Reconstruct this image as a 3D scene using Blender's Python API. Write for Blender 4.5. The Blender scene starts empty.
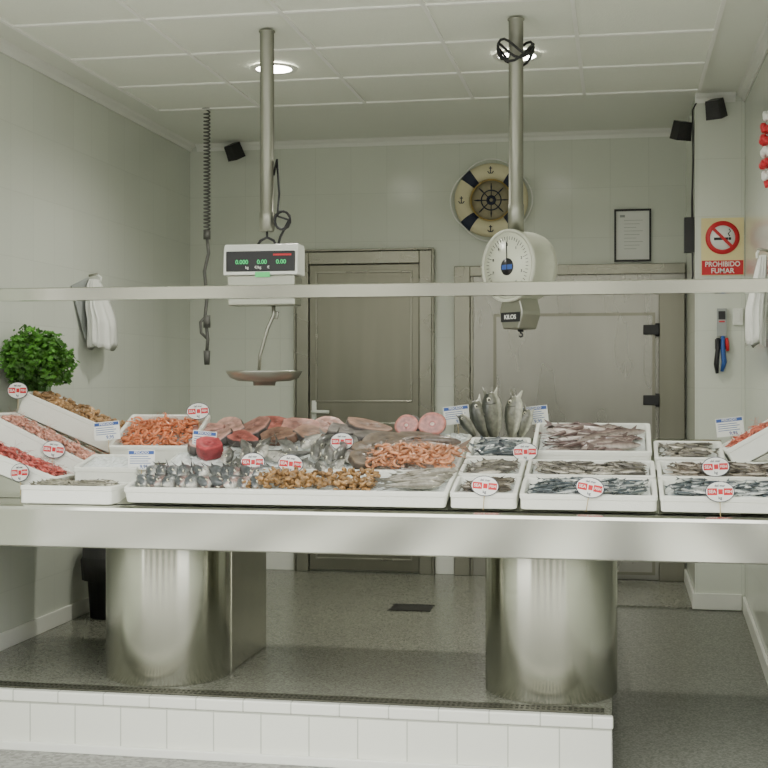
import bpy, math, random
from mathutils import Vector, Matrix, noise
R = random.Random(7)
sc = bpy.context.scene
COL = bpy.context.collection
pi = math.pi

# ------------------------------------------------------------ materials
def newmat(name):
    m = bpy.data.materials.new(name); m.use_nodes = True
    return m, m.node_tree, m.node_tree.nodes['Principled BSDF']
def N(nt, t, **kw):
    n = nt.nodes.new(t)
    for k, v in kw.items():
        if hasattr(n, k): setattr(n, k, v)
        else: n.inputs[k].default_value = v
    return n
def simple(name, col, rough=.5, metal=0, var=.06, scale=8, bump=0, bscale=40, emit=0, coat=0):
    m, nt, b = newmat(name)
    tc = N(nt, 'ShaderNodeTexCoord')
    nz = N(nt, 'ShaderNodeTexNoise'); nz.inputs['Scale'].default_value = scale; nz.inputs['Detail'].default_value = 4
    nt.links.new(tc.outputs['Object'], nz.inputs['Vector'])
    mx = N(nt, 'ShaderNodeMix', data_type='RGBA')
    c = Vector(col)
    mx.inputs[6].default_value = (*[max(0, x*(1-var)) for x in c], 1)
    mx.inputs[7].default_value = (*[min(1, x*(1+var)) for x in c], 1)
    nt.links.new(nz.outputs['Fac'], mx.inputs[0])
    nt.links.new(mx.outputs[2], b.inputs['Base Color'])
    b.inputs['Roughness'].default_value = rough; b.inputs['Metallic'].default_value = metal
    b.inputs['Coat Weight'].default_value = coat
    if bump:
        n2 = N(nt, 'ShaderNodeTexNoise'); n2.inputs['Scale'].default_value = bscale
        nt.links.new(tc.outputs['Object'], n2.inputs['Vector'])
        bp = N(nt, 'ShaderNodeBump'); bp.inputs['Strength'].default_value = bump; bp.inputs['Distance'].default_value = .01
        nt.links.new(n2.outputs['Fac'], bp.inputs['Height']); nt.links.new(bp.outputs[0], b.inputs['Normal'])
    if emit:
        b.inputs['Emission Color'].default_value = (*col, 1); b.inputs['Emission Strength'].default_value = emit
    return m
def tilemat(name, axes, col, grout, w, h, ox=0, oz=0, rough=.25, mortar=.0025, bump=.25):
    m, nt, b = newmat(name)
    g = N(nt, 'ShaderNodeNewGeometry'); s = N(nt, 'ShaderNodeSeparateXYZ'); c = N(nt, 'ShaderNodeCombineXYZ')
    nt.links.new(g.outputs['Position'], s.inputs[0])
    nt.links.new(s.outputs[axes[0]], c.inputs[0]); nt.links.new(s.outputs[axes[1]], c.inputs[1])
    mp = N(nt, 'ShaderNodeMapping'); mp.inputs['Location'].default_value = (ox, oz, 0)
    nt.links.new(c.outputs[0], mp.inputs[0])
    br = N(nt, 'ShaderNodeTexBrick'); br.offset = 0; br.squash = 1
    br.inputs['Scale'].default_value = 1; br.inputs['Brick Width'].default_value = w; br.inputs['Row Height'].default_value = h
    br.inputs['Mortar Size'].default_value = mortar; br.inputs['Mortar Smooth'].default_value = .3; br.inputs['Bias'].default_value = 0
    br.inputs['Color1'].default_value = (*col, 1); br.inputs['Color2'].default_value = (*[x*.965 for x in col], 1)
    br.inputs['Mortar'].default_value = (*grout, 1)
    nt.links.new(mp.outputs[0], br.inputs['Vector'])
    nt.links.new(br.outputs['Color'], b.inputs['Base Color'])
    bp = N(nt, 'ShaderNodeBump'); bp.invert = True; bp.inputs['Strength'].default_value = bump; bp.inputs['Distance'].default_value = .002
    nt.links.new(br.outputs['Fac'], bp.inputs['Height']); nt.links.new(bp.outputs[0], b.inputs['Normal'])
    b.inputs['Roughness'].default_value = rough
    return m
def terrazzo(name, dark, light, scale=90, rough=.35):
    m, nt, b = newmat(name)
    g = N(nt, 'ShaderNodeNewGeometry')
    v = N(nt, 'ShaderNodeTexVoronoi'); v.inputs['Scale'].default_value = scale
    nt.links.new(g.outputs['Position'], v.inputs['Vector'])
    sp = N(nt, 'ShaderNodeSeparateColor'); nt.links.new(v.outputs['Color'], sp.inputs[0])
    cr = N(nt, 'ShaderNodeValToRGB'); e = cr.color_ramp.elements
    e[0].color = (*dark, 1); e[1].color = (*light, 1); e[0].position = .1; e[1].position = .95
    nt.links.new(sp.outputs[0], cr.inputs[0])
    nz = N(nt, 'ShaderNodeTexNoise'); nz.inputs['Scale'].default_value = 1.7; nz.inputs['Detail'].default_value = 5
    nt.links.new(g.outputs['Position'], nz.inputs['Vector'])
    mr = N(nt, 'ShaderNodeMapRange'); mr.inputs[3].default_value = .85; mr.inputs[4].default_value = 1.12
    nt.links.new(nz.outputs['Fac'], mr.inputs[0])
    mx = N(nt, 'ShaderNodeVectorMath', operation='SCALE')
    nt.links.new(cr.outputs[0], mx.inputs[0]); nt.links.new(mr.outputs[0], mx.inputs['Scale'])
    nt.links.new(mx.outputs[0], b.inputs['Base Color'])
    mr2 = N(nt, 'ShaderNodeMapRange'); mr2.inputs[3].default_value = rough-.04; mr2.inputs[4].default_value = rough+.06
    nt.links.new(nz.outputs['Fac'], mr2.inputs[0]); nt.links.new(mr2.outputs[0], b.inputs['Roughness'])
    return m
def steel(name, col, rough=.25, aniso=0, stretch=(1, 1, 1), nstr=.1, metal=1, var=.1, rot=.25, ns=4):
    m, nt, b = newmat(name)
    tc = N(nt, 'ShaderNodeTexCoord'); mp = N(nt, 'ShaderNodeMapping'); mp.inputs['Scale'].default_value = stretch
    nt.links.new(tc.outputs['Object'], mp.inputs[0])
    nz = N(nt, 'ShaderNodeTexNoise'); nz.inputs['Scale'].default_value = ns; nz.inputs['Detail'].default_value = 2
    nt.links.new(mp.outputs[0], nz.inputs['Vector'])
    mr = N(nt, 'ShaderNodeMapRange'); mr.inputs[3].default_value = max(.03, rough-.05); mr.inputs[4].default_value = rough+.05
    nt.links.new(nz.outputs['Fac'], mr.inputs[0]); nt.links.new(mr.outputs[0], b.inputs['Roughness'])
    mx = N(nt, 'ShaderNodeMix', data_type='RGBA')
    mx.inputs[6].default_value = (*[x*(1-var) for x in col], 1); mx.inputs[7].default_value = (*[min(1, x*(1+var)) for x in col], 1)
    nt.links.new(nz.outputs['Fac'], mx.inputs[0]); nt.links.new(mx.outputs[2], b.inputs['Base Color'])
    b.inputs['Metallic'].default_value = metal
    if nstr:
        bp = N(nt, 'ShaderNodeBump'); bp.inputs['Strength'].default_value = nstr; bp.inputs['Distance'].default_value = .01
        nt.links.new(nz.outputs['Fac'], bp.inputs['Height']); nt.links.new(bp.outputs[0], b.inputs['Normal'])
    if aniso:
        b.inputs['Anisotropic'].default_value = aniso; b.inputs['Anisotropic Rotation'].default_value = rot
        tg = N(nt, 'ShaderNodeTangent'); tg.direction_type = 'RADIAL'; tg.axis = 'Z'
        nt.links.new(tg.outputs[0], b.inputs['Tangent'])
    return m
def vcol(name, rough=.3, spec=.5, coat=.3, var=.3, scale=60, bump=.2):
    m, nt, b = newmat(name)
    a = N(nt, 'ShaderNodeAttribute'); a.attribute_name = 'Col'
    tc = N(nt, 'ShaderNodeTexCoord')
    nz = N(nt, 'ShaderNodeTexNoise'); nz.inputs['Scale'].default_value = scale; nz.inputs['Detail'].default_value = 4
    nt.links.new(tc.outputs['Object'], nz.inputs['Vector'])
    mr = N(nt, 'ShaderNodeMapRange'); mr.inputs[1].default_value = .3; mr.inputs[2].default_value = .7; mr.inputs[3].default_value = 1-var; mr.inputs[4].default_value = 1+var
    nt.links.new(nz.outputs['Fac'], mr.inputs[0])
    mx = N(nt, 'ShaderNodeVectorMath', operation='SCALE')
    nt.links.new(a.outputs['Color'], mx.inputs[0]); nt.links.new(mr.outputs[0], mx.inputs['Scale'])
    nt.links.new(mx.outputs[0], b.inputs['Base Color'])
    b.inputs['Roughness'].default_value = rough; b.inputs['Coat Weight'].default_value = coat; b.inputs['Coat Roughness'].default_value = .15
    bp = N(nt, 'ShaderNodeBump'); bp.inputs['Strength'].default_value = bump; bp.inputs['Distance'].default_value = .003
    nt.links.new(nz.outputs['Fac'], bp.inputs['Height']); nt.links.new(bp.outputs[0], b.inputs['Normal'])
    return m

WALLC = (.69, .72, .635)
M_back = tilemat('white_tile_back', (0, 2), WALLC, (.62, .65, .57), .235, .31, .06, 0.05, rough=.16)
M_side = tilemat('white_tile_side', (1, 2), (.66,.69,.615), (.61, .64, .57), .235, .31, .0, 0.05, rough=.16)
M_step = tilemat('step_tile', (0, 2), (.80, .81, .73), (.50, .51, .45), .19, .186, 0.03, .235-.0005, mortar=.003)
M_nose = tilemat('step_nosing_tile', (0, 1), (.82, .83, .76), (.50, .51, .45), .19, 1, 0.1, .5, mortar=.003)
M_plaster = simple('ceiling_plaster', (.84, .86, .78), .8, var=.02, scale=1.5)
M_ctile = simple('ceiling_tile_mat', (.88, .90, .81), .85, var=.04, scale=90, bump=.2, bscale=140)
M_tbar = simple('ceiling_bar_paint', (.96, .96, .90), .4)
M_white = simple('white_paint', (.80, .81, .75), .4, var=.03)
M_floor = terrazzo('terrazzo_floor', (.13, .135, .105), (.27, .275, .225), 150, .22)
M_ramp = terrazzo('terrazzo_ramp', (.11, .115, .095), (.24, .245, .21), 150, .33)
M_street = terrazzo('pavement', (.24, .24, .22), (.40, .40, .37), 60, .7)
M_steel = steel('stainless_steel', (.53, .535, .475), .13, stretch=(.8, 1, 1), nstr=.16, ns=2.5, var=.08)
M_ped = steel('brushed_stainless', (.62, .62, .54), .21, aniso=.9, stretch=(1.5, 1.5, .15), nstr=.10)
M_door = steel('door_steel', (.24, .235, .19), .3, stretch=(3, 3, .3), nstr=.03, metal=.9, var=.12)
M_door2 = steel('cold_door_steel', (.35, .345, .31), .28, stretch=(2, 2, .4), nstr=.04, metal=.9, var=.1)
M_dframe = steel('door_frame_steel', (.31, .305, .255), .28, nstr=.02, metal=.9)
M_pole = steel('pole_metal', (.34, .34, .29), .42, nstr=.02)
M_black = simple('black_plastic', (.015, .015, .017), .4)
M_rubber = simple('black_rubber', (.03, .03, .03), .6)
M_foam = simple('styrofoam', (.86, .87, .80), .65, var=.03, scale=50, bump=.15, bscale=220)
M_sea = vcol('seafood_skin')
M_flesh = vcol('fish_flesh', .4, coat=.15, var=.4, scale=30, bump=.5)
M_shrimp = vcol('shellfish_shell', .35, coat=.2, var=.25, scale=90)
M_ice = simple('crushed_ice', (.76, .80, .78), .25, var=.1, scale=60, bump=.8, bscale=70)
M_scale = simple('scale_enamel', (.80, .82, .76), .3, var=.02)
M_dial = simple('dial_drum_paint', (.55, .56, .46), .35, var=.03)
M_dface = simple('dial_face_white', (.68, .70, .57), .3, var=.03)
M_red = simple('sign_red', (.60, .02, .03), .45)
M_blue = simple('ink_blue', (.04, .10, .35), .5)
M_navy = simple('navy_canvas', (.015, .02, .05), .6)
M_cream = simple('cream_canvas', (.74, .68, .46), .6, bump=.2, bscale=80)
M_card = simple('card_white', (.84, .85, .81), .5, var=.02)
M_yel = simple('sign_yellow', (.80, .70, .36), .45)
M_green = simple('lcd_green', (.05, .65, .20), .5, emit=.35)
M_greenlab = simple('green_label', (.1, .65, .2), .5, emit=.15)
M_bag = simple('white_towel_cloth', (.84, .85, .80), .6, var=.04, scale=14, bump=.4, bscale=18)
M_wood = simple('bamboo_skewer', (.55, .42, .22), .6)
M_pot = simple('terracotta_pot', (.40, .16, .08), .7, bump=.2)
M_leaf = vcol('parsley_leaf', .5, coat=0, var=.3, scale=20)
M_lamp = simple('lamp_glass', (1, .97, .88), .3, emit=22)
M_gold = simple('brass', (.45, .33, .12), .35, metal=.8)
M_grey = simple('grey_plastic', (.35, .37, .36), .45)
M_dark = simple('drain_dark', (.03, .03, .028), .6)

# ------------------------------------------------------------ mesh builder
class MB:
    def __init__(s): s.v=[]; s.f=[]; s.mi=[]; s.sm=[]; s.c=[]
    def add(s, vs, fs, mat=0, smooth=False, col=(.8,.8,.8), xf=None):
        o = len(s.v)
        for i, p in enumerate(vs):
            p = Vector(p)
            if xf is not None: p = xf @ p
            s.v.append(p)
            s.c.append(col[i] if isinstance(col, list) else col)
        for f in fs:
            s.f.append([a+o for a in f]); s.mi.append(mat); s.sm.append(smooth)
    def box(s, x0, x1, y0, y1, z0, z1, mat=0, col=(.8,.8,.8), xf=None):
        vs = [(x,y,z) for x in (x0,x1) for y in (y0,y1) for z in (z0,z1)]
        s.add(vs, [(0,1,3,2),(4,6,7,5),(0,4,5,1),(2,3,7,6),(0,2,6,4),(1,5,7,3)], mat, False, col, xf)
    def rings(s, rs, mat=0, smooth=True, col=(.8,.8,.8), xf=None, cap=True):
        n = len(rs[0]); vs=[p for r in rs for p in r]; fs=[]
        for i in range(len(rs)-1):
            for j in range(n):
                k=(j+1)%n
                fs.append((i*n+j, i*n+k, (i+1)*n+k, (i+1)*n+j))
        if cap:
            fs.append(tuple(reversed(range(n)))); fs.append(tuple((len(rs)-1)*n+j for j in range(n)))
        c = [c for c in col for _ in range(n)] if isinstance(col, list) and len(col)==len(rs) and len(rs)*n!=len(col) else col
        s.add(vs, fs, mat, smooth, c, xf)
    def cyl(s, p0, p1, r0, r1=None, n=20, mat=0, col=(.8,.8,.8), xf=None, smooth=True, cap=True):
        p0=Vector(p0); p1=Vector(p1); r1 = r0 if r1 is None else r1
        d=(p1-p0).normalized(); a=d.orthogonal().normalized(); b=d.cross(a)
        rs=[[p+(a*math.cos(2*pi*j/n)+b*math.sin(2*pi*j/n))*r for j in range(n)] for p,r in ((p0,r0),(p1,r1))]
        s.rings(rs, mat, smooth, col, xf, cap)
    def tube(s, pts, r, n=8, mat=0, col=(.8,.8,.8), xf=None, closed=False):
        pts=[Vector(p) for p in pts]; rs=[]
        prev=None
        for i,p in enumerate(pts):
            q0=pts[max(0,i-1)]; q1=pts[min(len(pts)-1,i+1)]
            if closed: q0=pts[i-1]; q1=pts[(i+1)%len(pts)]
            d=(q1-q0).normalized()
            a = d.orthogonal().normalized() if prev is None else (prev-d*prev.dot(d)).normalized()
            prev=a; b=d.cross(a); rr = r[i] if isinstance(r,(list,tuple)) else r
            rs.append([p+(a*math.cos(2*pi*j/n)+b*math.sin(2*pi*j/n))*rr for j in range(n)])
        if closed: rs.append(rs[0])
        s.rings(rs, mat, True, col, xf, not closed)
    def lathe(s, prof, n=32, mat=0, col=(.8,.8,.8), xf=None, smooth=True, cap=True):
        rs=[[(r*math.cos(2*pi*j/n), r*math.sin(2*pi*j/n), z) for j in range(n)] for r,z in prof]
        s.rings(rs, mat, smooth, col, xf, cap)
    def ell(s, c, r, mat=0, col=(.8,.8,.8), n=10, m=6, xf=None):
        rs=[]
        for i in range(1,m):
            t=pi*i/m
            rs.append([(c[0]+r[0]*math.sin(t)*math.cos(2*pi*j/n), c[1]+r[1]*math.sin(t)*math.sin(2*pi*j/n), c[2]-r[2]*math.cos(t)) for j in range(n)])
        s.rings(rs, mat, True, col, xf)
    def prism(s, prof, x0, x1, mat=0, axis='X', smooth=False, xf=None, col=(.8,.8,.8)):
        n=len(prof)
        def P(x,p): return (x,p[0],p[1]) if axis=='X' else ((p[0],x,p[1]) if axis=='Y' else (p[0],p[1],x))
        vs=[P(x0,p) for p in prof]+[P(x1,p) for p in prof]
        fs=[(i,(i+1)%n,n+(i+1)%n,n+i) for i in range(n)]
        fs+=[tuple(reversed(range(n))),tuple(range(n,2*n))]
        s.add(vs,fs,mat,smooth,col,xf)
    def obj(s, name, mats, parent=None, bevel=0, loc=None, rot=None, segs=2):
        me=bpy.data.meshes.new(name); me.from_pydata([tuple(v) for v in s.v],[],s.f)
        if not isinstance(mats,(list,tuple)): mats=[mats]
        for m in mats: me.materials.append(m)
        me.polygons.foreach_set('material_index', s.mi); me.polygons.foreach_set('use_smooth', s.sm)
        at=me.color_attributes.new('Col','FLOAT_COLOR','POINT')
        fl=[]
        for c in s.c: fl += [c[0],c[1],c[2],1]
        at.data.foreach_set('color', fl)
        me.update()
        import bmesh
        bm=bmesh.new(); bm.from_mesh(me); bmesh.ops.recalc_face_normals(bm, faces=bm.faces); bm.to_mesh(me); bm.free()
        o=bpy.data.objects.new(name, me); COL.objects.link(o)
        if parent: o.parent=parent
        if loc: o.location=loc
        if rot: o.rotation_euler=rot
        if bevel:
            b=o.modifiers.new('bevel','BEVEL'); b.width=bevel; b.segments=segs; b.limit_method='ANGLE'; b.angle_limit=math.radians(40)
        return o
def empty(name, loc=(0,0,0), rot=(0,0,0)):
    e=bpy.data.objects.new(name,None); e.location=loc; e.rotation_euler=rot; e.empty_display_size=.1; COL.objects.link(e); return e
def text(name, s, size, loc, mat, parent=None, rot=(pi/2,0,0), ext=.0008, sx=1):
    c=bpy.data.curves.new(name,'FONT'); c.body=s; c.size=size; c.align_x='CENTER'; c.align_y='CENTER'; c.extrude=ext; c.offset=size*.015
    c.materials.append(mat); o=bpy.data.objects.new(name,c); o.location=loc; o.rotation_euler=rot; o.scale=(sx,1,1); COL.objects.link(o)
    if parent: o.parent=parent
    return o
def B(name, x0,x1,y0,y1,z0,z1, mat, parent=None, bevel=0):
    m=MB(); m.box(x0,x1,y0,y1,z0,z1); return m.obj(name, mat, parent, bevel)
def T(x,y,z,rx=0,ry=0,rz=0,s=1):
    return Matrix.Translation((x,y,z))@Matrix.Rotation(rz,4,'Z')@Matrix.Rotation(ry,4,'Y')@Matrix.Rotation(rx,4,'X')@Matrix.Scale(s,4)

# ------------------------------------------------------------ room dims
XL, XR, YB, YF, ZC = -2.787, .663, 8.2, 3.4, 2.78
CX, CY = .40, 7.24           # column corner
PX, PY, PH = -.03, 4.84, .235
B('wall_back', XL-.15, XR+.15, YB, YB+.15, -.3, ZC+.1, M_back)
B('wall_left', XL-.15, XL, YF, YB, -.3, ZC+.1, M_side)
B('wall_right', XR, XR+.15, YF, YB, -.3, ZC+.1, M_side)
m=MB(); m.box(CX,XR-.001,CY,YB-.001,-.02,ZC-.001); m.obj('wall_column', M_back)
B('ceiling', XL-.15, XR+.15, YF, YB+.15, ZC, ZC+.12, M_plaster)
# suspended ceiling grid
m=MB()
xs=[-2.588+.6*i for i in range(6)]
ys=[3.45+.6*i for i in range(7)]
for i in range(5):
    for j in range(6):
        m.box(xs[i]+.009,xs[i+1]-.009,ys[j]+.009,ys[j+1]-.009,ZC-.010,ZC-.001,0)
for x in xs: m.box(x-.009,x+.009,ys[0],ys[-1],ZC-.018,ZC-.001,1)
for i in range(5):
    for y in ys: m.box(xs[i]+.0092,xs[i+1]-.0092,y-.009,y+.009,ZC-.018,ZC-.001,1)
m.obj('ceiling_grid', [M_ctile, M_tbar])
# cornices
def cornice(name,axis,a0,a1,c,sgn,z=ZC-.001):
    m=MB(); s=.045
    prof=[(c,z),(c+sgn*s,z),(c+sgn*s*.8,z-s*.3),(c+sgn*s*.35,z-s*.55),(c+sgn*s*.2,z-s),(c,z-s)]
    m.prism(prof,a0,a1,0,axis); m.obj(name,M_white)
cornice('trim_1','X',XL+.05,CX,YB-.001,-1)
cornice('trim_2','Y',YF,YB-.003,XL+.001,1)
cornice('trim_3','X',CX+.001,XR-.05,CY-.001,-1)
cornice('trim_4','Y',YF,CY-.003,XR-.001,-1)

# floors
m=MB(); m.box(XL,PX,PY+.02,YB,-PH,0); m.box(PX,CX,7.25,YB,-PH,0); m.obj('floor_platform', M_floor)
m=MB(); m.prism([(4.86,-PH-.05),(4.86,-PH),(7.25,-.01),(7.25,-PH-.05)],PX+.001,XR,0,'X'); m.obj('floor_ramp', M_ramp)
B('ground', -9, 8, -9.5, 4.858, -PH-.06, -PH, M_street)
m=MB(); m.box(XL,PX+.001,PY,PY+.019,-PH,-.045,0); m.obj('trim_step_face', M_step)
m=MB(); m.box(XL,PX+.006,PY-.006,PY+.03,-.044,.002,0); o=m.obj('trim_step_nosing', M_nose, bevel=.006)
B('trim_step_base', XL,PX,PY-.02,PY-.0005,-PH,-PH+.035, M_white, bevel=.004)
# baseboards
B('baseboard_left', XL+.0005,XL+.014,PY+.04,YB-.016,0,.08,M_white,bevel=.003)
m=MB(); m.box(XL+.016,-2.075,YB-.015,YB-.0005,0,.12); m.box(-1.155,-1.035,YB-.015,YB-.0005,0,.12); m.obj('baseboard_back',M_white,bevel=.003)
m=MB(); m.box(CX-.014,CX-.0005,CY,YB-.02,.001,.08); m.box(CX-.014,XR-.016,CY-.014,CY-.0005,-.008,.08); m.obj('baseboard_column',M_white,bevel=.003)
m=MB(); m.add([(XR-.014,4.9,-PH),(XR-.0005,4.9,-PH),(XR-.0005,7.22,-.01),(XR-.014,7.22,-.01),(XR-.014,4.9,-PH+.08),(XR-.0005,4.9,-PH+.08),(XR-.0005,7.22,.07),(XR-.014,7.22,.07)],[(0,1,2,3),(4,5,6,7),(0,1,5,4),(2,3,7,6),(0,3,7,4),(1,2,6,5)]); m.obj('baseboard_right',M_white)

# slotted drain strip along the platform front
m=MB(); x0,x1,y0,y1=XL+.01,PX-.03,4.875,4.955
m.box(x0,x1,y0,y1,.0005,.002,1)
m.box(x0,x1,y0,y0+.012,.002,.006); m.box(x0,x1,y1-.012,y1,.002,.006); m.box(x0,x1,(y0+y1)/2-.006,(y0+y1)/2+.006,.002,.006)
x=x0
while x<x1: m.box(x,x+.008,y0+.012,y1-.012,.002,.0052); x+=.02
m.obj('floor_drain_strip',[steel('drain_steel',(.22,.22,.18),.4),M_dark])
m=MB(); m.box(-1.22,-1.0,6.86,7.04,.0005,.002,1)
for i in range(12): m.box(-1.215+i*.018,-1.206+i*.018,6.865,7.035,.002,.004,0)
m.box(-1.225,-.995,6.855,6.865,.0005,.005); m.box(-1.225,-.995,7.035,7.045,.0005,.005)
m.obj('floor_drain_grate',[M_dark,M_dark])

# ------------------------------------------------------------ counter
ct=empty('fish_counter',(0,0,0))
m=MB()
YC=5.93
prof=[(4.65,.605),(4.65,.742),(4.655,.753),(4.668,.76),(YC,.76),(YC+.01,.755),(YC+.01,.66),(YC-.01,.66),(YC-.01,.72),(4.69,.72),(4.69,.60),(4.655,.60)]
m.prism(prof,XL+.004,XR-.004); m.obj('counter_top',M_steel,ct)
m=MB(); m.box(XL+.004,XR-.004,4.7,4.74,.60,.715); m.obj('stiffener',M_steel,ct)
def pedestal(cx,name):
    m=MB(); r=.262; n=72; yc=4.985+r
    def circ(r,z): return [(cx+r*math.cos(2*pi*i/n), yc+r*math.sin(2*pi*i/n), z) for i in range(n)]
    m.rings([circ(r-.003,.0005),circ(r,.004),circ(r,.713),circ(r-.003,.718)],0,True)
    def rr(h,z):
        ps=[]; q=.045
        for (sx,sy,a0,y) in ((1,1,0,5.88),(-1,1,pi/2,5.88)):
            for k in range(7):
                a=a0+pi/2*k/6; ps.append((cx+.012+sx*(h-q)+q*math.cos(a), y-q+q*math.sin(a), z))
        ps+=[(cx+.012-h,5.30,z),(cx+.012+h,5.30,z)]
        return ps
    m.rings([rr(.245,.0005),rr(.248,.004),rr(.248,.713),rr(.245,.717)],0,False)
    m.obj(name,M_ped,ct)
pedestal(-1.876,'pedestal_left'); pedestal(-.272,'pedestal_right')
# protective rail above the counter, wall to wall
m=MB(); z=1.565
m.prism([(4.64,z-.024),(4.64,z+.021),(4.643,z+.024),(4.70,z+.024),(4.70,z+.017),(4.648,z+.017),(4.648,z-.017),(4.70,z-.017),(4.70,z-.024)],XL+.002,XR-.002)
m.obj('counter_guard_rail',M_steel)

def base(y): return .762+(y-4.72)*.198 if y<=5.25 else .867+(y-5.25)*.3
m=MB(); m.prism([(4.725,.7615),(5.25,.865),(5.65,.985),(5.65,.7615)],-2.20,.42); m.obj('display_riser',M_steel)

# ------------------------------------------------------------ crates
def crate(w,d,h,loc,rot=(0,0,0),name='styrofoam_crate'):
    m=MB(); t=.016; tp=.985
    def rect(w,d,z,r=.012):
        ps=[]
        for (sx,sy,a0) in ((1,1,0),(-1,1,pi/2),(-1,-1,pi),(1,-1,3*pi/2)):
            for k in range(4):
                a=a0+pi/2*k/3; ps.append((sx*(w/2-r)+r*math.cos(a), sy*(d/2-r)+r*math.sin(a), z))
        return ps
    rs=[rect(w*tp-.01,d*tp-.01,0),rect(w*tp,d*tp,.004),rect(w-.006,d-.006,h-.018),rect(w,d,h-.016),rect(w,d,h-.002),rect(w-.004,d-.004,h),
        rect(w-2*t+.004,d-2*t+.004,h),rect(w-2*t,d-2*t,h-.003),rect(w-2*t-.008,d-2*t-.008,.014)]
    m.rings(rs,0,False)
    return m.obj(name,M_foam,None,0,loc,rot)
def icefill(w,d,z,parent,amp=.006,name='ice',seed=0):
    m=MB(); nx,ny=int(w/.012)+2,int(d/.012)+2; vs=[];fs=[]
    for j in range(ny):
        for i in range(nx):
            x=-w/2+w*i/(nx-1); y=-d/2+d*j/(ny-1)
            e=min(1,min(i,j,nx-1-i,ny-1-j)/2)
            vs.append((x,y,z-.004+e*(amp*.5+amp*(noise.noise(Vector((x*50,y*50,seed)))+.6*noise.noise(Vector((x*110,y*110,seed)))))))
    for j in range(ny-1):
        for i in range(nx-1):
            a=j*nx+i; fs.append((a,a+1,a+nx+1,a+nx))
    m.add(vs,fs,0,False); return m.obj(name,M_ice,parent)

# ------------------------------------------------------------ seafood
def jit(c,a=.15):
    k=1+R.uniform(-a,a); return tuple(min(1,max(0,x*k)) for x in c)
def fish(m,L,H,W,xf,back=(.10,.13,.15),side=(.50,.54,.55),belly=(.75,.76,.73),hi=False,mouth=False):
    st=[(0,.10,.05),(.08,.20,.12),(.25,.55,.5),(.45,.9,.85),(.62,1,1),(.78,.9,.95),(.88,.68,.75),(.95,.42,.5),(1,.12,.2)]
    if mouth: st=[(0,.3,.3),(.25,.75,.7),(.5,1,1),(.7,.98,1),(.84,.8,.85),(.93,.58,.66),(.985,.42,.52)]
    n=12 if hi else 8
    rs=[];cs=[]
    for (s,h,w) in st:
        r=[]
        for j in range(n):
            a=2*pi*j/n; r.append((L*(s-.5), W/2*w*math.cos(a), H/2*h*math.sin(a)))
            sn=math.sin(a); cs.append(back if sn>.4 else (side if sn>-.5 else belly))
        rs.append(r)
    m.rings(rs,0,True,cs,xf)
    if not mouth:
        tl=L*.17; x=-L/2
        m.add([(x+.03*L,0,H*.06),(x+.03*L,0,-H*.06),(x-tl,0,H*.55),(x-tl*.55,0,0),(x-tl,0,-H*.55)],[(0,2,3),(0,3,1),(1,3,4)],0,False,back,xf)
        m.add([(L*.10,0,H*.45),(L*.0,0,H*.72),(-L*.12,0,H*.36)],[(0,1,2)],0,False,back,xf)
    else:
        x=L*.485
        m.ell((x-.004,0,0),(.003,W*.21,H*.17),0,(.35,.07,.06),10,6,xf)   # open throat
        for sg in (1,-1):                                            # jaws
            m.add([(x-.01,W*.26,sg*H*.10),(x-.01,-W*.26,sg*H*.10),(x+L*.13,-W*.08,sg*H*.36),(x+L*.13,W*.08,sg*H*.36),(x-.02,0,sg*H*.30)],[(0,1,2,3),(0,3,4),(1,2,4),(3,2,4)],0,True,side if sg>0 else belly,xf)
    ex=L*(.36 if not mouth else .33); ew=W*(.42 if not mouth else .40); er=max(.0022,H*.075)
    for sg in (1,-1):
        if hi: m.ell((ex,sg*ew*.92,H*.10),(er*1.7,er*.8,er*1.7),0,(.75,.72,.55),8,4,xf)
        m.ell((ex,sg*ew,H*.10),(er,er*.9,er),0,(.01,.01,.01),6,4,xf)
    if hi:
        for sg in (1,-1):
            m.add([(L*.22,sg*W*.47,-H*.05),(L*.08,sg*W*.62,-H*.02),(L*.06,sg*W*.56,-H*.22)],[(0,1,2)],0,False,side,xf)
            m.tube([(L*.26,sg*W*.46,H*.28),(L*.235,sg*W*.505,H*.05),(L*.26,sg*W*.46,-H*.25)],H*.018,5,0,tuple(x*.5 for x in side),xf)
def shrimp(m,L,xf,col):
    r0=L*.10; pts=[];rr=[];A=math.radians(R.uniform(120,190)); Rr=L/A
    for i in range(8):
        a=A*i/7; pts.append((Rr*math.cos(a)-Rr*.5,Rr*math.sin(a)-Rr*.4,0)); rr.append(r0*[.35,.9,1.1,1.05,.95,.8,.6,.3][i])
    m.tube(pts,rr,6,0,col,xf)
    e=Vector(pts[-1]); d=(e-Vector(pts[-2])).normalized(); n=Vector((-d.y,d.x,0))
    m.add([e,e+d*r0*1.8+n*r0*1.3,e+d*r0*2.2,e+d*r0*1.8-n*r0*1.3],[(0,1,2),(0,2,3)],0,False,tuple(x*.8 for x in col),xf)
    h=Vector(pts[0])
    m.ell((h.x+r0*.5,h.y+r0*.3,r0*.3),(r0*.25,)*3,0,(.01,.01,.01),5,3,xf)
    for sg in (1,-1):
        m.tube([h,h+Vector((r0*.8*sg,-L*.3,r0)),h+Vector((r0*3*sg,-L*.65,r0*.6))],L*.008,3,0,tuple(x*.8 for x in col),xf)
    for i in (2,3,4):
        p=Vector(pts[i]); m.tube([p,p*.55+Vector((0,0,-r0*.6))],L*.012,3,0,col,xf)
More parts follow.
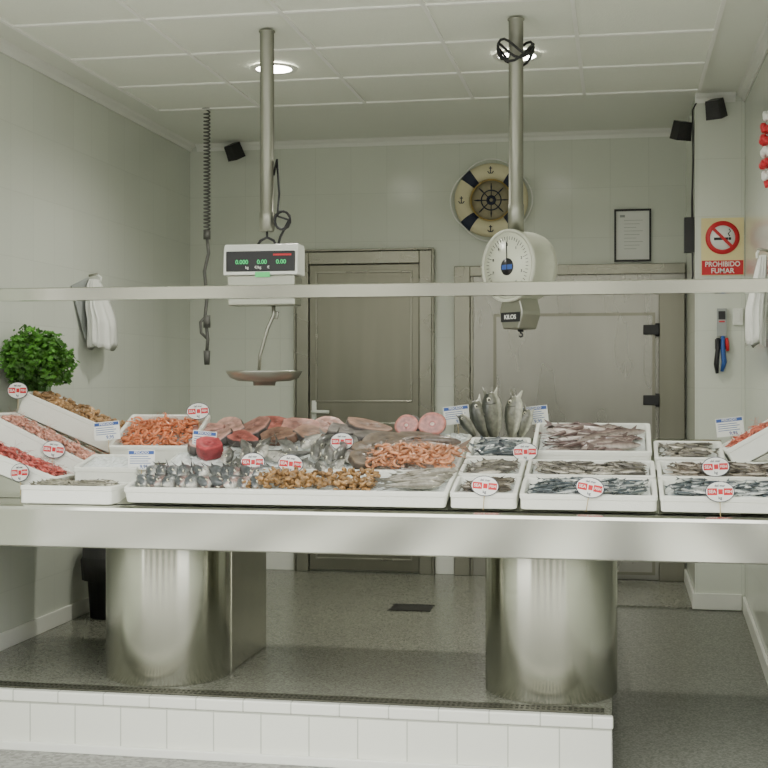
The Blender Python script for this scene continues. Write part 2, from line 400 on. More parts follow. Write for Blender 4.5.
def clam(m,s,xf,col):
    for sg in (1,-1):
        rs=[];cs=[]
        for i in range(5):
            t=i/4*pi/2; k=math.cos(t)
            rs.append([((k*s*math.cos(2*pi*j/10)*1.2)+ (1-k)*s*.4, k*s*math.sin(2*pi*j/10)*.85, sg*s*.5*math.sin(t)) for j in range(10)])
            cs.append(tuple(x*(.65 if i%2 else 1.15) for x in col))
        m.rings(rs,0,True,cs,xf)
def steak(m,r,th,xf,flesh=(.75,.38,.34),skin=(.12,.11,.11)):
    n=22
    def ring(k,z): 
        return [(r*k*math.cos(2*pi*j/n)*(1+.06*math.sin(4*pi*j/n)), r*k*.86*math.sin(2*pi*j/n)*(1-.10*math.exp(-((j-16.5)/1.3)**2)*k), z) for j in range(n)]
    f2=tuple(x*.75 for x in flesh)
    rs=[ring(.9,-th/2),ring(1,-th*.35),ring(1,th*.35),ring(.95,th/2),ring(.75,th*.52),ring(.5,th*.52),ring(.3,th*.52),ring(.17,th*.5),ring(.12,th*.54),ring(.04,th*.54)]
    cs=[skin,skin,skin,tuple(min(1,x*1.2) for x in flesh),flesh,f2,flesh,(.40,.09,.08),(.75,.62,.55),(.6,.4,.35)]
    m.rings(rs,0,True,cs,xf)
def chunk(m,l,w,h,xf,top,side,seed=0,taper=.5):
    """a cut piece of fish: flat cut faces, tapering irregular outline, dark skin on the edge"""
    n=14; out=[]
    for j in range(n):
        a=2*pi*j/n; c=math.cos(a); s=math.sin(a)
        rr=1+.28*noise.noise(Vector((c*1.7,s*1.7,seed*3.1)))
        out.append((l/2*c*rr,w/2*s*rr*(1-taper*(c*.5+.5)*.8)))
    rs=[];cs=[]
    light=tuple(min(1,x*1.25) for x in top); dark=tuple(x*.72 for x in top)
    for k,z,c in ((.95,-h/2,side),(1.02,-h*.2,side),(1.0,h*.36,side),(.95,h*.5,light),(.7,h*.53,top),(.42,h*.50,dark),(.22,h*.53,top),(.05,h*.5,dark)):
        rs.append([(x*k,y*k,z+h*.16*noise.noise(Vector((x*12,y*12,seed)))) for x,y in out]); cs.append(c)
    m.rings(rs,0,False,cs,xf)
def fill_fish(parent,w,d,z,n,L,H,col=None,ang=0,jt=.35,name='fish',hi=False,heap=.012):
    m=MB(); w-=.05; d-=.05
    for i in range(n):
        a=ang+R.gauss(0,jt)+(pi if R.random()<.25 else 0)
        ex=abs(math.cos(a))*L*.5; ey=abs(math.sin(a))*L*.5
        x=R.uniform(-1,1)*max(.004,w/2-ex); y=R.uniform(-1,1)*max(.004,d/2-ey)
        b,s,bl=col or ((.07,.09,.10),(.40,.43,.42),(.68,.70,.66))
        k=R.uniform(.65,1.25)
        f=lambda c: tuple(min(1,q*k) for q in c)
        fish(m,L*R.uniform(.85,1.1),H,H*.6,Matrix.Translation((x,y,z+R.uniform(0,heap)))@Matrix.Rotation(a,4,'Z')@Matrix.Rotation(R.uniform(.6,1.4)*(1 if R.random()<.6 else -1),4,'X')@Matrix.Rotation(R.gauss(0,.08),4,'Y'),f(b),f(s),f(bl),hi)
    return m.obj(name,M_sea,parent)
def fill_shrimp(parent,w,d,z,n,L,col,name='prawns',heap=.03):
    m=MB(); w-=.05+L*.5; d-=.05+L*.5
    for i in range(n):
        x=R.uniform(-1,1)*w/2; y=R.uniform(-1,1)*d/2
        hh=heap*(1-.6*((2*x/w)**2+(2*y/d)**2)/2)
        shrimp(m,L*R.uniform(.8,1.1),Matrix.Translation((x,y,z+R.uniform(.1,1)*hh))@Matrix.Rotation(R.uniform(0,6.28),4,'Z')@Matrix.Rotation(R.gauss(0,.45),4,'X')@Matrix.Rotation(R.gauss(0,.3),4,'Y'),jit(col,.3))
    return m.obj(name,M_shrimp,parent)
def fill_clam(parent,w,d,z,n,s,col,name='clams',heap=.025):
    m=MB(); w-=.045+s*2; d-=.045+s*2
    for i in range(n):
        x=R.uniform(-1,1)*w/2; y=R.uniform(-1,1)*d/2
        clam(m,s*R.uniform(.75,1.15),Matrix.Translation((x,y,z+R.uniform(0,1)*heap))@Matrix.Rotation(R.uniform(0,6.28),4,'Z')@Matrix.Rotation(R.gauss(0,.6),4,'X')@Matrix.Rotation(R.gauss(0,.5),4,'Y'),jit(col,.45))
    return m.obj(name,M_shrimp,parent)

A1=math.atan(.198); A2=math.atan(.3)
def flat(xc,yc,w,d,h,name='styrofoam_crate',lift=0,tilt=None):
    a=(A1 if yc<5.25 else A2) if tilt is None else tilt
    return crate(w,d,h,(xc,yc,base(yc)+.004+lift),(a,0,0),name)
GR=((.12,.11,.09),(.38,.35,.28),(.58,.54,.46))
BR=((.10,.08,.06),(.30,.26,.20),(.52,.46,.38))
PK=((.16,.11,.10),(.40,.32,.28),(.60,.53,.48))
# right hand block
for k,(xc,w) in enumerate(((-.113,.49),(.385,.49))):
    c=flat(xc,4.842,w,.24,.058); icefill(w-.045,.195,.040,c)
    fill_fish(c,w,.24,.048,150,.085,.016,ang=.2,jt=.5,name='anchovies',heap=.016)
    c=flat(xc,5.095,w,.235,.060); icefill(w-.045,.19,.040,c)
    fill_fish(c,w,.235,.048,135,.09,.017,col=GR if k==0 else BR,ang=-.2,jt=.5,name='small_fish',heap=.016)
c=flat(-.113,5.435,.475,.36,.080); icefill(.43,.31,.045,c)
fill_fish(c,.475,.36,.058,60,.20,.036,col=PK,ang=.15,jt=.3,name='squid_and_hake',heap=.03)
c=flat(.27,5.355,.27,.21,.055,lift=.004); icefill(.225,.165,.036,c); fill_fish(c,.27,.21,.046,40,.12,.024,col=GR,ang=.1,name='mackerel')
# narrow crates left of that block
c=flat(-.49,4.842,.245,.24,.06); icefill(.20,.195,.040,c); fill_fish(c,.245,.24,.050,46,.12,.026,col=BR,ang=.5,name='horse_mackerel')
c=flat(-.49,5.095,.245,.235,.06); icefill(.20,.19,.038,c); fill_fish(c,.245,.235,.048,46,.13,.026,col=GR,ang=.3,name='whiting')
c=flat(-.49,5.36,.25,.24,.06); icefill(.205,.195,.036,c); fill_fish(c,.25,.24,.050,44,.14,.03,ang=.3,name='hake')
# hake heads pointing up
m=MB()
for (x,rz,rl,L,H) in ((-.585,.4,-.30,.17,.08),(-.535,.1,-.08,.205,.09),(-.445,-.5,.10,.19,.085),(-.40,-.2,.32,.13,.065),(-.64,.2,-.6,.11,.05)):
    xf=Matrix.Translation((x,5.53,.993+L*.5*.9))@Matrix.Rotation(rl,4,'Y')@Matrix.Rotation(rz,4,'Z')@Matrix.Rotation(-pi/2,4,'Y')
    fish(m,L,H,H*.75,xf,(.04,.045,.035),(.17,.17,.13),(.60,.60,.50),True,True)
m.obj('upright_hake_heads',M_sea)
# left corner: tilted crates on wedge supports
def tilted(xc,yc,zc,w,d,h,a,name='styrofoam_crate'):
    c=crate(w,d,h,(xc,yc,zc+.003),(0,a,0),name)
    m=MB(); hw=w/2*math.cos(a)*.93; t=math.tan(a)
    m.prism([(xc-hw,.7615),(xc+hw,.7615),(xc+hw,max(.764,zc-t*hw-.002)),(xc-hw,zc+t*hw-.002)],yc-d*.44,yc+d*.44,0,'Y')
    m.obj('crate_support',M_steel)
    return c
a=math.radians(20); c=tilted(-2.455,5.01,.846,.44,.235,.075,a); icefill(.395,.19,.05,c); fill_shrimp(c,.44,.235,.058,150,.055,(.55,.12,.10),'red_prawns')
a=math.radians(25); c=tilted(-2.45,5.26,.905,.50,.24,.09,a); icefill(.455,.195,.065,c); fill_shrimp(c,.50,.24,.075,190,.055,(.66,.32,.24),'pink_prawns')
a=math.radians(22); c=tilted(-2.41,5.515,.995,.50,.255,.10,a); icefill(.455,.21,.075,c); fill_clam(c,.50,.255,.088,210,.016,(.40,.23,.10),'clams')
# front left flat crate
c=crate(.375,.22,.07,(-2.085,4.778,.7625),(0,0,0)); icefill(.33,.175,.052,c); fill_fish(c,.375,.22,.064,70,.10,.022,col=((.2,.19,.14),(.45,.42,.33),(.62,.6,.5)),ang=.4,name='red_mullet')
c=crate(.27,.22,.07,(-2.045,5.07,base(5.07)+.004),(A1,0,0)); icefill(.225,.175,.066,c,.012)
c=crate(.37,.32,.08,(-1.975,5.44,base(5.44)+.02),(math.radians(24),0,0)); icefill(.325,.275,.05,c); fill_shrimp(c,.37,.32,.062,190,.06,(.70,.23,.10),'orange_prawns',.035)
# right tilted crate
c=tilted(.545,5.36,.945,.235,.32,.085,-math.radians(30)); icefill(.19,.275,.06,c); fill_shrimp(c,.235,.32,.07,60,.06,(.60,.16,.10),'red_prawns',.02)

# ------------------------------------------------------------ centre tray and heap
tray=crate(1.25,.31,.06,(-1.245,4.875,base(4.875)+.004),(A1,0,0),'long_fish_tray')
icefill(1.21,.265,.040,tray,.01)
m=MB()
for i in range(12):
    x=-.585+i*.042
    for k in range(2):
        L=R.uniform(.13,.16); H=.060
        xf=Matrix.Translation((x+R.uniform(-.008,.008)+.02*k,-.055+k*.09,.064+k*.014))@Matrix.Rotation(-pi/2+R.gauss(0,.3)+.25,4,'Z')@Matrix.Rotation(R.uniform(.3,1.3),4,'X')@Matrix.Rotation(-.05,4,'Y')
        kk=R.uniform(.7,1.25); f=lambda c: tuple(min(1,q*kk) for q in c)
        red=R.random()<.35
        fish(m,L,H,.042,xf,f((.09,.10,.105)),f((.46,.30,.26) if red else (.40,.42,.40)),f((.72,.70,.64)),True)
m.obj('sea_bream_row',M_sea,tray)
def sub(mfun,x,y): 
    o=mfun(tray); o.location=(x,y,0); return o
sub(lambda p: fill_clam(p,.56,.26,.05,360,.013,(.34,.19,.07),'golden_clams',.035),.09,-.03)
m=MB()
for i in range(15):
    xf=Matrix.Translation((.49+R.uniform(-.05,.04),-.10+i*.012,.060+R.uniform(0,.02)))@Matrix.Rotation(R.gauss(.2,.18),4,'Z')@Matrix.Rotation(.9,4,'X')
    k=R.uniform(.75,1.1); fish(m,.21,.040,.028,xf,(.30*k,.28*k,.23*k),(.60*k,.56*k,.46*k),(.75*k,.72*k,.63*k),True)
m.obj('silver_scabbard_fish',M_sea,tray)
# ice bed behind
bed=empty('ice_bed_display',(-1.245,5.03,base(5.03)+.004),(math.radians(13.2),0,0))
m=MB(); m.box(-.612,.612,.03,.62,.002,.035); m.obj('bed_tray',M_foam,bed,bevel=.006)
o=icefill(1.20,.57,.040,bed,.012); o.location=(0,.325,0)
m=MB()
PI1=(.42,.21,.17); PI2=(.50,.29,.24); GY=(.10,.09,.085); BN=(.27,.16,.115); SK=(.16,.14,.125)
S=[(-.54,.48,.075,.19,.13,.04,.4,PI1),(-.44,.52,.08,.18,.13,.04,-.7,PI2),(-.33,.50,.08,.19,.14,.045,.9,PI1),(-.25,.55,.085,.17,.12,.035,.2,(.42,.14,.11)),
   (-.46,.37,.07,.17,.12,.035,.3,PI2),(-.34,.36,.075,.15,.11,.035,-.4,(.40,.12,.10)),(-.20,.42,.07,.19,.12,.04,-.2,BN),(-.13,.52,.08,.19,.13,.04,.5,PI1),
   (-.04,.43,.075,.18,.12,.035,.2,BN),(0,.55,.08,.19,.12,.04,-.5,PI2),(.09,.46,.08,.18,.12,.04,.3,SK),(.18,.53,.08,.20,.13,.04,.2,BN),
   (-.43,.17,.09,.12,.11,.06,.2,(.42,.06,.07)),(-.50,.25,.07,.13,.10,.04,1.2,PI2),(.22,.40,.075,.18,.12,.04,.8,SK)]
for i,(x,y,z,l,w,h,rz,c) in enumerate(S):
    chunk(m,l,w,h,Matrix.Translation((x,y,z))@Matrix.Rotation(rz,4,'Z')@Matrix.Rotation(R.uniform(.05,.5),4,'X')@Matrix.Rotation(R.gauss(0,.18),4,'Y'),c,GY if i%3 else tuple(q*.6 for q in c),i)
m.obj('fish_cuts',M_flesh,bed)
m=MB()
for (x,y,z,rz,L,H) in [(-.27,.14,.08,-1.2,.20,.06),(-.20,.16,.085,-1.5,.20,.06),(-.14,.13,.075,-.9,.18,.06),(-.34,.13,.075,-1.7,.18,.06),(-.30,.25,.08,-1.1,.18,.06),(-.22,.27,.085,-1.7,.18,.055),(-.12,.25,.08,-1.3,.18,.06),
    (.02,.17,.085,-1.3,.18,.065),(.08,.15,.08,-1.0,.20,.065),(.13,.16,.09,-1.7,.18,.06),(.17,.13,.075,-1.3,.18,.06),(-.06,.14,.075,-1.9,.18,.055),(.10,.27,.095,-1.1,.20,.065),(.04,.28,.095,-1.6,.18,.06),(.15,.29,.09,-1.4,.18,.06),(.0,.05,.06,-1.2,.15,.05),(.07,.04,.06,-1.5,.15,.05),(.14,.05,.06,-1.0,.15,.05),(-.28,.05,.06,-1.4,.15,.05),(-.20,.05,.06,-1.0,.15,.05),(-.03,.32,.085,-2.2,.18,.055),(-.08,.06,.065,-.7,.15,.05)]:
    xf=Matrix.Translation((x,y,z))@Matrix.Rotation(rz+R.gauss(0,.4),4,'Z')@Matrix.Rotation(R.uniform(-1.4,1.4),4,'X')@Matrix.Rotation(R.uniform(-.05,.15),4,'Y')
    k=R.uniform(.8,1.3); f=lambda c: tuple(min(1,q*k) for q in c)
    fish(m,L,H,H*.68,xf,f((.12,.12,.11)),f((.46,.45,.40)),f((.74,.72,.64)),True)
m.obj('sea_bass_pile',M_sea,bed)
m=MB()
for i,(x,y,z,rz,l) in enumerate([(.24,.10,.075,1.3,.20),(.25,.22,.08,1.0,.2),(.30,.30,.09,.3,.22),(.42,.33,.085,.1,.22)]):
    chunk(m,l,.13,.03,T(x,y,z,.3,0,rz),(.12,.085,.055),(.08,.06,.045),i+40)
m.obj('skate_wings',M_flesh,bed)
o=fill_shrimp(bed,.42,.30,.06,190,.065,(.60,.27,.14),'prawn_heap',.05); o.location=(.43,.14,0)
m=MB()
for (x,y,z,r,rx,rz) in [(.365,.415,.125,.054,1.15,-.2),(.470,.415,.130,.060,1.1,.15)]:
    steak(m,r,.035,Matrix.Translation((x,y,z))@Matrix.Rotation(rz,4,'Z')@Matrix.Rotation(rx,4,'X'),(.50,.20,.17))
for x in (.36,.46): fish(m,.22,.09,.08,Matrix.Translation((x,.53,.085))@Matrix.Rotation(pi/2,4,'Z'),(.12,.11,.11),(.3,.27,.26),(.6,.5,.48),True)
m.obj('fish_steaks',M_sea,bed)
m=MB()
fish(m,.36,.08,.055,T(.42,.32,.080,.9,0,.06),(.16,.13,.11),(.42,.33,.28),(.62,.52,.46),True)
fish(m,.30,.07,.05,T(.45,.26,.075,.9,0,.15+pi),(.18,.13,.10),(.46,.33,.26),(.6,.5,.42),True); m.obj('monkfish',M_sea,bed)

# ------------------------------------------------------------ price tags
def oval(x,y,z):
    e=empty('oval_price_tag',(x,y,z),(R.uniform(-.15,0),R.gauss(0,.06),R.gauss(0,.1)))
    m=MB()
    def el(a,b,y0,y1,mat):
        n=28; m.rings([[(a*math.cos(2*pi*j/n),yy,b*math.sin(2*pi*j/n)) for j in range(n)] for yy in (y0,y1)],mat,False)
    el(.051,.037,0,.003,3); el(.0485,.0345,-.0006,.0029,0)
    m.box(-.044,-.010,-.0012,0,-.012,.012,1); m.box(-.006,.010,-.0012,0,-.009,.009,1); m.box(.013,.044,-.0012,0,-.012,.012,1)
    m.cyl((0,.006,-.09),(0,.006,.0),.0016,n=6,mat=2)
    m.obj('card',[M_card,M_red,M_wood,M_navy],e)
    text('label','SEA',.016,(-.027,-.0014,0),M_card,e,ext=.0003); text('label_b','FISH',.013,(.029,-.0014,0),M_card,e,ext=.0003)
    text('label_top','del mar',.012,(0,-.001,.021),M_navy,e,ext=.0003); text('label_low','kg',.014,(0,-.001,-.022),M_navy,e,ext=.0003)
def rect(x,y,z):
    e=empty('rectangular_price_tag',(x,y,z),(R.uniform(-.15,0),R.gauss(0,.06),R.gauss(0,.1)))
    m=MB(); m.box(-.056,.056,0,.003,-.039,.039,0); m.box(-.053,.053,-.0008,0,.022,.036,1)
    for k in range(4): m.box(-.048,.03+.01*(k%2),-.0006,0,.012-k*.009,.0145-k*.009,1)
    m.cyl((0,.006,-.10),(0,.006,0),.0016,n=6,mat=2)
    m.obj('card',[M_card,M_blue,M_wood],e)
    text('label','PESCADO',.014,(0,-.001,.029),M_card,e,ext=.0003); text('price','9,95',.02,(.012,-.001,-.028),M_blue,e,ext=.0003)
for p in [(-2.372,4.875,.865),(-2.341,5.125,.945),(-2.625,5.375,1.19),(-1.816,5.45,1.10),(-1.419,4.93,.915),(-1.266,4.93,.91),(-1.119,5.2,.985),(-.483,4.712,.853),
          (-.373,5.215,.95),(-.1055,4.71,.853),(.35,4.975,.915),(.346,4.71,.845)]: oval(*p)
for p in [(-2.151,5.24,1.02),(-1.706,5.2,.985),(-1.90,4.985,.915),(-.697,5.6,1.085),(-.361,5.63,1.085),(.454,5.63,1.04)]: rect(*p)

# ------------------------------------------------------------ parsley: pot behind the crates, foliage spilling forward
pl=empty('potted_parsley',(-2.68,5.76,.7625))
m=MB(); m.lathe([(.06,0),(.075,.10),(.082,.10),(.085,.125),(.075,.125),(.07,.10),(.01,.10)],24); m.obj('pot',M_pot,pl)
m=MB()
for i in range(80):
    a=R.uniform(0,6.28); b=R.uniform(0,.8); tip=Vector((math.cos(a)*b*.12+.02,-.17+math.sin(a)*b*.15,R.uniform(.50,.64)))
    m.tube([(math.cos(a)*.02,math.sin(a)*.02,.10),(tip.x*.4,tip.y*.25,.38),tip],.0018,4,0,(.10,.28,.05))
for i in range(3000):
    while True:
        p=Vector((R.uniform(-1,1),R.uniform(-1,1),R.uniform(-1,1)))
        if .3<p.length<1: break
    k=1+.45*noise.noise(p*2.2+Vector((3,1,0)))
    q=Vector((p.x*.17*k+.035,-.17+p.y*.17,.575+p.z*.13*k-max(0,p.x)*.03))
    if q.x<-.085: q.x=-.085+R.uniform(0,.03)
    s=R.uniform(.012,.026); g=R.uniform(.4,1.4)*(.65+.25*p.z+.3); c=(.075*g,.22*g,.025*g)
    xf=Matrix.Translation(q)@Matrix.Rotation(R.uniform(0,6.28),4,'Z')@Matrix.Rotation(R.gauss(0,.9),4,'X')@Matrix.Rotation(R.gauss(0,.6),4,'Y')
    for k in (-1,0,1):
        an=k*.9; dx,dy=math.sin(an),math.cos(an)
        m.add([(0,0,0),(dx*s*.5+dy*s*.3,dy*s*.5-dx*s*.3,.002),(dx*s*.95+dy*s*.18,dy*s*.95-dx*s*.18,-.001),(dx*s*.8,dy*s*.8,.001),(dx*s*.95-dy*s*.18,dy*s*.95+dx*s*.18,-.001),(dx*s*.5-dy*s*.3,dy*s*.5+dx*s*.3,.002)],[(0,1,2,3),(0,3,4,5)],0,False,c,xf)
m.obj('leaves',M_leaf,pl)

# ------------------------------------------------------------ digital hanging scale
s1=empty('digital_hanging_scale',(-1.518,5.5,0))
m=MB(); m.lathe([(.001,ZC-.019),(.036,ZC-.019),(.036,ZC-.024),(.031,ZC-.026),(.031,1.97),(.034,1.965),(.034,1.89),(.026,1.885),(.001,1.885)],28); m.obj('pole',M_pole,s1)
m=MB(); m.tube([(0,0,1.89),(0,0,1.86),(-.03,0,1.845),(-.045,0,1.82)],.006,8); m.tube([(0,0,1.89),(0,0,1.86),(.03,0,1.845),(.045,0,1.82)],.006,8); m.obj('yoke',M_black,s1)
m=MB(); m.prism([(-.07,1.80),(-.055,1.825),(.05,1.825),(.06,1.80),(.06,1.69),(-.078,1.69)],-.176,.156,0); m.obj('housing',M_scale,s1,bevel=.006,segs=3)
m=MB(); m.prism([(-.072,1.688),(.055,1.688),(.055,1.56),(-.062,1.56)],-.16,.142,0); m.obj('housing_lower',steel('scale_grey',(.5,.51,.44),.4),s1,bevel=.006)
m=MB(); m.box(-.162,.145,-.0815,-.070,1.705,1.793,0); m.obj('display_panel',M_black,s1,bevel=.004)
for i,(tx,cx) in enumerate((('0.000',-.09),('0.00',.0),('0.00',.085))): text('digits_%d'%i,tx,.026,(cx,-.083,1.745),M_green,s1)
m=MB(); m.box(.05,.13,-.083,-.0815,1.772,1.780); m.obj('brand_strip',M_red,s1)
m=MB(); m.box(-.03,.035,-.083,-.0800,1.680,1.702); m.obj('green_label',M_greenlab,s1)
text('caption','kg      €/kg      €',.016,(-.02,-.083,1.722),M_card,s1)
m=MB()
m.tube([(.03,0,1.56),(.03,0,1.52),(.005,-.01,1.46),(-.03,-.01,1.34),(-.035,0,1.27)],.0085,8)
m.tube([(.03,0,1.535),(.05,0,1.53),(.045,0,1.505),(.025,0,1.51)],.006,6)
m.tube([(-.035,0,1.29),(-.035,0,1.235),(.02,0,1.232),(.055,0,1.24)],.009,8)
m.obj('pan_arm',M_pole,s1)
m=MB(); m.lathe([(.001,1.238),(.11,1.24),(.145,1.252),(.162,1.275),(.167,1.277),(.167,1.272),(.15,1.246),(.115,1.232),(.05,1.229),(.048,1.212),(.001,1.212)],40); m.obj('pan',steel('pan_steel',(.45,.45,.40),.35,nstr=0),s1,loc=(-.012,0,0))
m=MB(); pts=[(.03,0,ZC-.65),(.045,.0,2.2),(.055,0,2.05),(.05,-.01,1.95)]
for i in range(24): pts.append((.075+.035*math.cos(i*.55),-.01-.001*i,1.93+.04*math.sin(i*.55)))
pts+=[(.06,0,1.86),(.05,.0,1.825)]
m.tube(pts,.0055,6); m.obj('power_cable',M_black,s1)

# ------------------------------------------------------------ dial hanging scale
s2=empty('dial_hanging_scale',(-.432,5.5,0))
m=MB(); m.lathe([(.001,ZC-.019),(.036,ZC-.019),(.036,ZC-.024),(.031,ZC-.026),(.031,1.98),(.034,1.975),(.034,1.86),(.001,1.86)],28); m.obj('pole',M_pole,s2)
m=MB()
for q in range(3):
    m.tube([(.075*math.cos(i*pi/10),.05*math.sin(i*pi/10)-.02,ZC-.15-.014*q+.035*math.sin(i*pi/5+q)) for i in range(20)],.006,6,closed=True)
m.obj('cable_coil',M_black,s2)
h=empty('dial_head',(.020,0,1.715),(0,0,-math.radians(40))); h.parent=s2
ax=Matrix.Rotation(pi/2,4,'X')
m=MB(); m.lathe([(.001,-.085),(.125,-.085),(.140,-.075),(.147,-.04),(.147,.06),(.153,.064),(.153,.082),(.143,.084),(.141,.078),(.001,.078)],48,xf=ax); m.obj('drum',M_dial,h)
m=MB(); m.lathe([(.001,.0785),(.138,.0785),(.138,.080),(.001,.080)],48,xf=ax); m.obj('dial_face',M_dface,h)
m=MB()
for i in range(50):
    a=2*pi*i/50; r0=.108 if i%5 else .098
    m.box(-.0009,.0009,-.0815,-.0802,r0,.122,0,xf=Matrix.Rotation(a,4,'Y'))
m.box(-.002,.002,-.084,-.082,-.02,.1,1,xf=Matrix.Rotation(-.03,4,'Y'))
m.lathe([(.001,.0802),(.036,.0802),(.036,.0825),(.001,.0825)],24,0,xf=ax@Matrix.Translation((0,-.005,0)))
m.obj('dial_marks',[M_black,M_black],h)
m=MB(); m.box(-.03,.03,-.0835,-.0825,-.016,.004,0); m.obj('badge',M_blue,h)
for i in range(10):
    a=2*pi*i/10; text('num_%d'%i,str(i),.016,(.087*math.sin(a),-.081,.087*math.cos(a)),M_black,h)
m=MB(); m.prism([(-.05,-.13),(.05,-.13),(.068,-.19),(.068,-.205),(.045,-.265),(-.045,-.265),(-.068,-.205),(-.068,-.19)],-.06,.05,0,'Y'); m.obj('lower_housing',M_pole,h,bevel=.006)
m=MB(); m.box(-.055,.055,-.063,-.0605,-.235,-.195); m.obj('name_plate',M_black,h); text('plate_text','KILOS',.026,(0,-.0636,-.215),M_card,h)
m=MB(); m.cyl((0,0,-.265),(0,0,-.275),.012,n=12); m.tube([(0,0,-.27),(0,0,-.28),(.010,0,-.285),(.010,0,-.293),(0,0,-.297),(-.007,0,-.292)],.004,6); m.obj('hook',M_black,h)

# ------------------------------------------------------------ ceiling downlights
for (x,y) in ((-1.665,6.16),(-.475,6.12)):
    e=empty('recessed_downlight',(x,y,ZC))
    m=MB(); m.lathe([(.085,-.019),(.115,-.019),(.115,-.024),(.108,-.029),(.088,-.026)],40,cap=False); m.lathe([(.001,-.020),(.088,-.020),(.088,-.0245),(.001,-.0245)],40,1); m.obj('ring_and_glass',[M_white,M_lamp],e)
    l=bpy.data.lights.new('downlight_lamp','SPOT'); l.energy=60; l.spot_size=math.radians(160); l.spot_blend=.8; l.shadow_soft_size=.08; l.color=(1,.98,.88)
    lo=bpy.data.objects.new('downlight_lamp',l); lo.location=(0,0,-.05); lo.parent=e; COL.objects.link(lo)

# ------------------------------------------------------------ doors
d1=empty('door_1',(0,0,0)); y=YB-.001
m=MB()
m.box(-2.056,-1.975,y-.05,y,0,2.055); m.box(-1.253,-1.172,y-.05,y,0,2.055); m.box(-1.975,-1.253,y-.05,y,1.975,2.055)
m.box(-2.07,-2.057,y-.06,y,0,2.07); m.box(-1.171,-1.158,y-.06,y,0,2.07); m.box(-2.057,-1.171,y-.06,y,2.056,2.07); m.obj('frame',M_dframe,d1,bevel=.004)
m=MB(); m.box(-1.972,-1.256,y-.03,y,.01,1.972); m.obj('leaf',M_door,d1,bevel=.003)
def rim(m,x0,x1,z0,z1,yy,w=.012,t=.008):
    m.box(x0,x1,yy-t,yy,z0,z0+w); m.box(x0,x1,yy-t,yy,z1-w,z1); m.box(x0,x0+w,yy-t,yy,z0+w,z1-w); m.box(x1-w,x1,yy-t,yy,z0+w,z1-w)
m=MB(); rim(m,-1.93,-1.30,1.09,1.93,y-.0305); rim(m,-1.93,-1.30,.08,.96,y-.0305); m.obj('panel_moulding',M_dframe,d1,bevel=.002)
m=MB(); m.box(-1.955,-1.925,y-.036,y-.0305,.95,1.10); m.tube([(-1.94,y-.036,1.03),(-1.94,y-.075,1.03),(-1.92,y-.085,1.03),(-1.83,y-.085,1.028)],.011,10); m.cyl((-1.94,y-.036,.98),(-1.94,y-.042,.98),.01,n=12); m.obj('lever_handle',M_scale,d1)
d2=empty('door_2',(0,0,0))
m=MB()
m.box(-1.03,.395,y-.03,y,0,1.95,0); m.obj('insulated_wall_panel',M_door2,d2,bevel=.003)
m=MB(); m.box(-1.03,-.93,y-.05,y-.0305,0,1.95); m.box(-.93,.395,y-.055,y-.0305,1.885,1.95); m.box(-.929,-.91,y-.04,y-.0305,0,1.88); m.obj('frame',M_dframe,d2,bevel=.004)
m=MB(); m.box(-.777,.212,y-.09,y-.032,.04,1.645); m.obj('leaf',M_door2,d2,bevel=.012,segs=3)
m=MB(); rim(m,-.777,.212,.04,1.645,y-.0905,.018,.004); m.obj('leaf_edge',M_door,d2)
m=MB(); m.box(.235,.39,y-.07,y-.0305,0,1.80); m.obj('side_panel',M_door,d2,bevel=.004)
m=MB()
for z in (1.54,1.11,.3): m.box(.14,.235,y-.115,y-.0955,z-.03,z+.03); m.cyl((.225,y-.1,z-.04),(.225,y-.1,z+.04),.014,n=12)
m.obj('hinges',M_black,d2,bevel=.004)

# ------------------------------------------------------------ life ring
lr=empty('decorative_life_ring',(-.795,YB-.055,2.361),(pi/2,0,0))
def torus(m,Rm,r,a0,a1,n,mat,k=14,flat=.8,closed=False):
    rs=[]
    for i in range(n+(0 if closed else 1)):
        a=a0+(a1-a0)*i/n
        rs.append([((Rm+r*math.cos(2*pi*j/k))*math.cos(a),(Rm+r*math.cos(2*pi*j/k))*math.sin(a),r*flat*math.sin(2*pi*j/k)) for j in range(k)])
    if closed: rs.append(rs[0])
    m.rings(rs,mat,True,cap=not closed)
m=MB(); torus(m,.182,.05,0,2*pi,64,0,closed=True)
for q in range(4):
    a=pi/4+q*pi/2; torus(m,.182,.0525,a-.17,a+.17,8,1)
torus(m,.128,.006,0,2*pi,48,2,8,1,True)
pts=[]
for i in range(96):
    a=2*pi*i/96; s=abs(math.sin(2*(a-pi/4))); pts.append((( .236+.022*s)*math.cos(a),(.236+.022*s)*math.sin(a),.0))
m.tube(pts,.005,6,3,closed=True)
m.obj('ring',[M_cream,M_navy,M_gold,M_card],lr)
m=MB(); m.lathe([(.001,-.03),(.126,-.03),(.126,-.022),(.001,-.022)],40); m.obj('backing_disc',simple('backing_beige',(.50,.45,.30),.6,var=.35,scale=22),lr)
m=MB(); torus(m,.062,.004,0,2*pi,40,0,8,1,True); torus(m,.022,.009,0,2*pi,24,0,8,.8,True)
for i in range(8):
    a=2*pi*i/8; c,s=math.cos(a),math.sin(a); m.tube([(c*.01,s*.01,0),(c*.06,s*.06,0),(c*.085,s*.085,0),(c*.108,s*.108,0)],[.003,.003,.005,.002],8)
m.obj('ship_wheel',M_navy,lr)
m=MB()
for q in range(4):
    a=q*pi/2; c=Vector((.183*math.cos(a),.183*math.sin(a),.041))
    m.tube([c+Vector((0,-.022,0)),c+Vector((0,.022,0))],.003,5); m.tube([c+Vector((-.018,-.008,0)),c+Vector((-.01,-.02,0)),c+Vector((.01,-.02,0)),c+Vector((.018,-.008,0))],.003,5); m.tube([c+Vector((-.01,.012,0)),c+Vector((.01,.012,0))],.003,5)
m.obj('anchor_marks',M_navy,lr)

